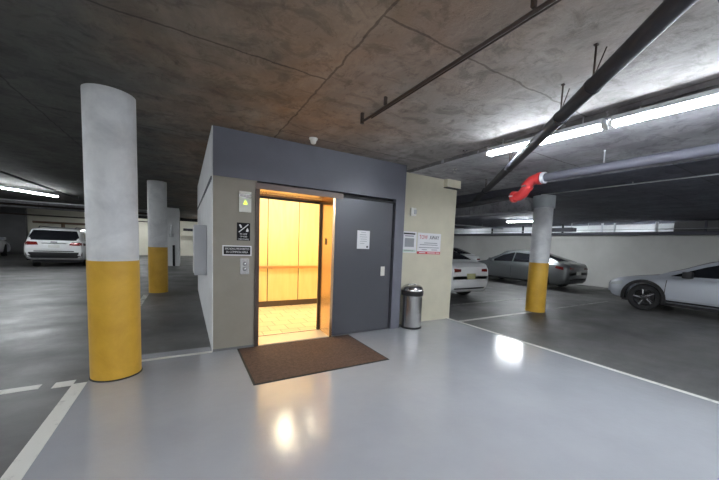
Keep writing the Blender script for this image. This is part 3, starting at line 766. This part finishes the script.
SEDAN = dict(len=4.72, hw=.92, R=.335, arch=.05, axles=(-1.38, 1.45), rim='rim', spokes=10,
    w=[(-2.36, .70), (-2.28, .82), (-2.0, .90), (-1.2, .925), (.9, .925), (1.6, .915), (2.1, .85), (2.28, .70), (2.36, .56)],
    bot=[(-2.36, .42), (-2.25, .26), (-1.9, .20), (1.9, .19), (2.25, .22), (2.36, .34)],
    belt=[(-2.36, .84), (-2.2, .93), (-1.6, .96), (0, .92), (1.0, .86), (1.9, .72), (2.25, .62), (2.36, .54)],
    deck=[(-2.36, .90), (-2.24, .99), (-1.8, 1.03), (-1.0, 1.00), (.6, .97), (1.0, .955), (1.9, .80), (2.25, .68), (2.36, .58)],
    roof=[(-2.36, .3), (-2.05, .98), (-1.3, 1.27), (-.7, 1.41), (-.1, 1.45), (.3, 1.41), (.75, 1.20), (1.25, .93), (1.4, .5)],
    wr=[(-2.36, .5), (-1.6, .56), (-.6, .62), (.2, .62), (1.2, .66)],
    front_glass=[[(.36, -.50), (1.08, -.66), (1.08, .66), (.36, .50)]],
    rear_glass=[('z', 1, [(-1.88, -.50), (-.95, -.48), (-.95, .48), (-1.88, .50)])],
    side_glass=[[(-.98, .985), (-.16, .965), (-.16, 1.35), (-.80, 1.30)], [(-.10, .965), (.98, .93), (.42, 1.23), (-.10, 1.35)], [(-1.45, 1.01), (-1.04, .99), (-.87, 1.28), (-1.05, 1.23)]],
    seams=[[(-.13, .35), (-.115, .35), (-.115, .90), (-.13, .90)], [(.98, .35), (.995, .35), (.98, .84), (.965, .84)], [(-1.02, .72), (-1.005, .72), (-.98, .93), (-.995, .93)]],
    handles=[[(-.92, .80), (-.74, .80), (-.74, .83), (-.92, .83)], [(.05, .78), (.23, .78), (.23, .81), (.05, .81)]],
    side_trim=[([(-.92, .22), (1.0, .22), (1.0, .27), (-.92, .27)], 'black')],
    tail=[[(.42, .80), (.66, .79), (.66, .88), (.42, .87)]], tail_side=[[(-2.22, .78), (-1.93, .84), (-1.96, .92), (-2.2, .89)]],
    head=[[(.36, .55), (.60, .58), (.60, .66), (.36, .62)]], head_side=[[(1.9, .60), (2.22, .55), (2.2, .61), (1.92, .68)]],
    mirror=(.82, .98),
    rear_bits=[([(-.17, .60), (.17, .60), (.17, .73), (-.17, .73)], 'plate', 'licence_plate'), ([(-.55, .40), (.55, .40), (.55, .45), (-.55, .45)], 'black', 'diffuser')],
    front_bits=[([(-.42, .36), (.42, .36), (.42, .46), (-.42, .46)], 'black', 'grille')])

SUV = dict(arch_trim=True, len=4.80, hw=.95, R=.37, arch=.055, axles=(-1.42, 1.48), rim='rim_dark', spokes=5, rails=(-1.9, .5, .56, 1.66),
    w=[(-2.40, .84), (-2.3, .91), (-1.9, .945), (1.5, .945), (2.1, .88), (2.32, .76), (2.40, .66)],
    bot=[(-2.40, .50), (-2.3, .38), (-1.9, .28), (1.9, .28), (2.2, .32), (2.40, .44)],
    belt=[(-2.40, .98), (-2.2, 1.05), (0, 1.03), (1.0, 1.0), (1.9, .95), (2.25, .86), (2.40, .74)],
    deck=[(-2.40, 1.02), (-2.3, 1.10), (-1.0, 1.10), (1.0, 1.09), (1.9, 1.0), (2.25, .92), (2.40, .80)],
    roof=[(-2.40, .90), (-2.36, 1.10), (-2.22, 1.38), (-2.08, 1.57), (-1.9, 1.62), (-1.0, 1.66), (0, 1.66), (.45, 1.6), (.9, 1.35), (1.3, 1.06), (1.45, .6)],
    wr=[(-2.4, .80), (-2.0, .74), (-1.0, .72), (.3, .68), (1.2, .70)],
    front_glass=[[(.55, -.54), (1.12, -.68), (1.12, .68), (.55, .54)]],
    rear_glass=[('x', -1, [(-.80, 1.13), (.80, 1.13), (.66, 1.53), (-.66, 1.53)])],
    side_glass=[[(-1.9, 1.12), (-1.2, 1.10), (-1.2, 1.50), (-1.75, 1.46)], [(-1.14, 1.10), (-.14, 1.09), (-.14, 1.53), (-1.14, 1.52)], [(-.08, 1.09), (1.0, 1.06), (.50, 1.45), (-.08, 1.53)]],
    seams=[[(-.12, .45), (-.105, .45), (-.105, 1.0), (-.12, 1.0)], [(1.0, .45), (1.015, .45), (1.0, .95), (.985, .95)], [(-1.05, .9), (-1.035, .9), (-1.02, 1.02), (-1.035, 1.02)]],
    handles=[[(-.98, .92), (-.80, .92), (-.80, .95), (-.98, .95)], [(.05, .91), (.23, .91), (.23, .94), (.05, .94)]],
    side_trim=[([(-.95, .30), (1.0, .30), (1.0, .42), (-.95, .42)], 'black')],
    tail=[[(.46, .94), (.84, .92), (.84, 1.07), (.50, 1.06)]], tail_side=[[(-2.3, .92), (-2.08, .94), (-2.1, 1.03), (-2.28, 1.03)]],
    head=[[(.42, .78), (.66, .80), (.66, .90), (.42, .87)]], head_side=[[(1.98, .82), (2.25, .78), (2.22, .86), (2.0, .92)]],
    mirror=(.9, 1.12),
    rear_bits=[([(-.17, .83), (.17, .83), (.17, .95), (-.17, .95)], 'plate', 'licence_plate'),
               ([(-.60, .665), (.60, .665), (.60, .70), (-.60, .70)], 'black', 'bumper_step'),
               ([(-.36, .99), (.36, .99), (.36, 1.015), (-.36, 1.015)], 'chrome', 'chrome_strip'),
               ([(-.10, 1.04), (.10, 1.04), (.10, 1.075), (-.10, 1.075)], 'black', 'badge'),
               ([(-.84, .40), (.84, .40), (.86, .64), (-.86, .64)], 'black', 'lower_bumper')],
    front_bits=[([(-.45, .58), (.45, .58), (.45, .72), (-.45, .72)], 'black', 'grille')])

CROSS = dict(SUV, len=4.60, R=.355, rim='rim_dark', spokes=5, arch_trim=True, rails=None, mirror_m='black',
    w=[(-2.30, .80), (-2.2, .89), (-1.8, .925), (1.4, .925), (1.9, .90), (2.15, .78), (2.30, .60)],
    hw=.925, axles=(-1.32, 1.38),
    bot=[(-2.3, .46), (-2.2, .34), (-1.8, .26), (1.8, .26), (2.1, .28), (2.3, .38)],
    belt=[(-2.30, .98), (-2.1, 1.04), (-.5, .99), (.9, .92), (1.6, .84), (2.05, .76), (2.30, .64)],
    deck=[(-2.30, 1.02), (-2.1, 1.08), (-1.0, 1.05), (.9, 1.00), (1.6, .91), (2.05, .81), (2.30, .69)],
    roof=[(-2.3, .8), (-2.2, 1.1), (-1.9, 1.38), (-1.5, 1.48), (-.8, 1.53), (-.2, 1.50), (.2, 1.40), (.7, 1.18), (1.14, .97), (1.3, .5)],
    front_glass=[[(.25, -.54), (.98, -.68), (.98, .68), (.25, .54)]],
    side_glass=[[(-1.75, 1.12), (-1.1, 1.06), (-1.1, 1.40), (-1.55, 1.35)], [(-1.04, 1.06), (-.20, 1.03), (-.20, 1.42), (-1.04, 1.42)], [(-.14, 1.02), (.88, .99), (.30, 1.26), (-.14, 1.41)]],
    rear_glass=[('x', -1, [(-.66, 1.14), (.66, 1.14), (.5, 1.36), (-.5, 1.36)])],
    seams=[[(-.10, .45), (-.085, .45), (-.085, .95), (-.10, .95)], [(.93, .45), (.945, .45), (.93, .88), (.915, .88)]],
    side_trim=[([(-.90, .28), (.95, .28), (.95, .36), (-.90, .36)], 'black'), ([(-.90, .385), (.95, .385), (.95, .41), (-.90, .41)], 'lamp_lens')],
    tail=[[(.5, .92), (.8, .92), (.8, 1.02), (.5, 1.02)]], tail_side=[],
    head=[[(.34, .60), (.62, .62), (.62, .70), (.34, .68)]], head_side=[[(1.86, .66), (2.20, .60), (2.18, .67), (1.88, .765)]],
    mirror=(.52, 1.04), rear_bits=[([(-.17, .70), (.17, .70), (.17, .82), (-.17, .82)], 'plate', 'licence_plate')],
    front_bits=[([(-.40, .40), (.40, .40), (.40, .54), (-.40, .54)], 'black', 'grille')])

FZ = -.006
car('car', dict(SEDAN, paint='car_white', rear_bits=[([(-.17, .60), (.17, .60), (.17, .75), (-.17, .75)], 'plate_y', 'licence_plate'), ([(-.6, .33), (.6, .33), (.6, .37), (-.6, .37)], 'black', 'diffuser')]),
    'white sedan parked just right of the beige pier, rear with licence plate toward us', 'car', (6.86, 5.9 + 2.36, FZ)).scale = (1, 1, 1.06)
car('car', dict(SEDAN, paint='car_white'), 'second white car, roof just showing behind the near white sedan', 'car', (13.8, 11.9 + 2.36, FZ)).scale = (1, 1, 1.06)
car('car', dict(SEDAN, paint='car_grey', len=4.9 - .18), 'dark grey sedan parked behind the right column', 'car', (13.15, 6.15 + 2.36, FZ)).scale = (1.03, 1.0, 1.04)
car('sport_utility_vehicle', dict(CROSS, paint='car_silver'), 'silver crossover with black wheel arches cut by the right frame edge', 'car', (11.66, 4.25 - 2.3, FZ))
car('sport_utility_vehicle', dict(SUV, paint='car_white'), 'white sport utility vehicle seen from behind at the far left', 'car', (-4.64, 17.5 + 2.4, FZ))
car('car', dict(SEDAN, paint='car_silver'), 'pale car whose wheel shows at the left frame edge behind the white sport utility vehicle', 'car', (-9.55, 23.9, FZ), PI / 2)
# ------------------------------------------------------------------ world, camera
w = bpy.data.worlds.new('garage_air'); bpy.context.scene.world = w; w.use_nodes = True
w.node_tree.nodes['Background'].inputs['Color'].default_value = (.02, .02, .025, 1)
w.node_tree.nodes['Background'].inputs['Strength'].default_value = 1.
cam = bpy.data.cameras.new('camera'); co = bpy.data.objects.new('camera', cam); COL.objects.link(co)
yaw, pit, rol = .5404, .0811, .0407
cy, sy = math.cos(yaw), math.sin(yaw)
r = Vector((cy, -sy, 0)); fw = Vector((sy, cy, 0)); up = Vector((0, 0, 1))
f2 = fw * math.cos(pit) - up * math.sin(pit); u2 = up * math.cos(pit) + fw * math.sin(pit)
r3 = r * math.cos(rol) + u2 * math.sin(rol); u3 = u2 * math.cos(rol) - r * math.sin(rol)
mw = Matrix((r3, u3, -f2)).transposed().to_4x4(); mw.translation = (0, 0, 1.5)
co.matrix_world = mw
cam.sensor_fit = 'HORIZONTAL'; cam.sensor_width = 36; cam.lens = 307.7154 / 719 * 36
cam.shift_x = (359.5 - 369.762) / 719; cam.shift_y = (268.9985 - 240) / 719
cam.clip_start = .05; cam.clip_end = 200
sc = bpy.context.scene; sc.camera = co
vs = sc.view_settings; vs.view_transform = 'Standard'; vs.look = 'None'; vs.gamma = 1; vs.exposure = .95; vs.use_curve_mapping = False
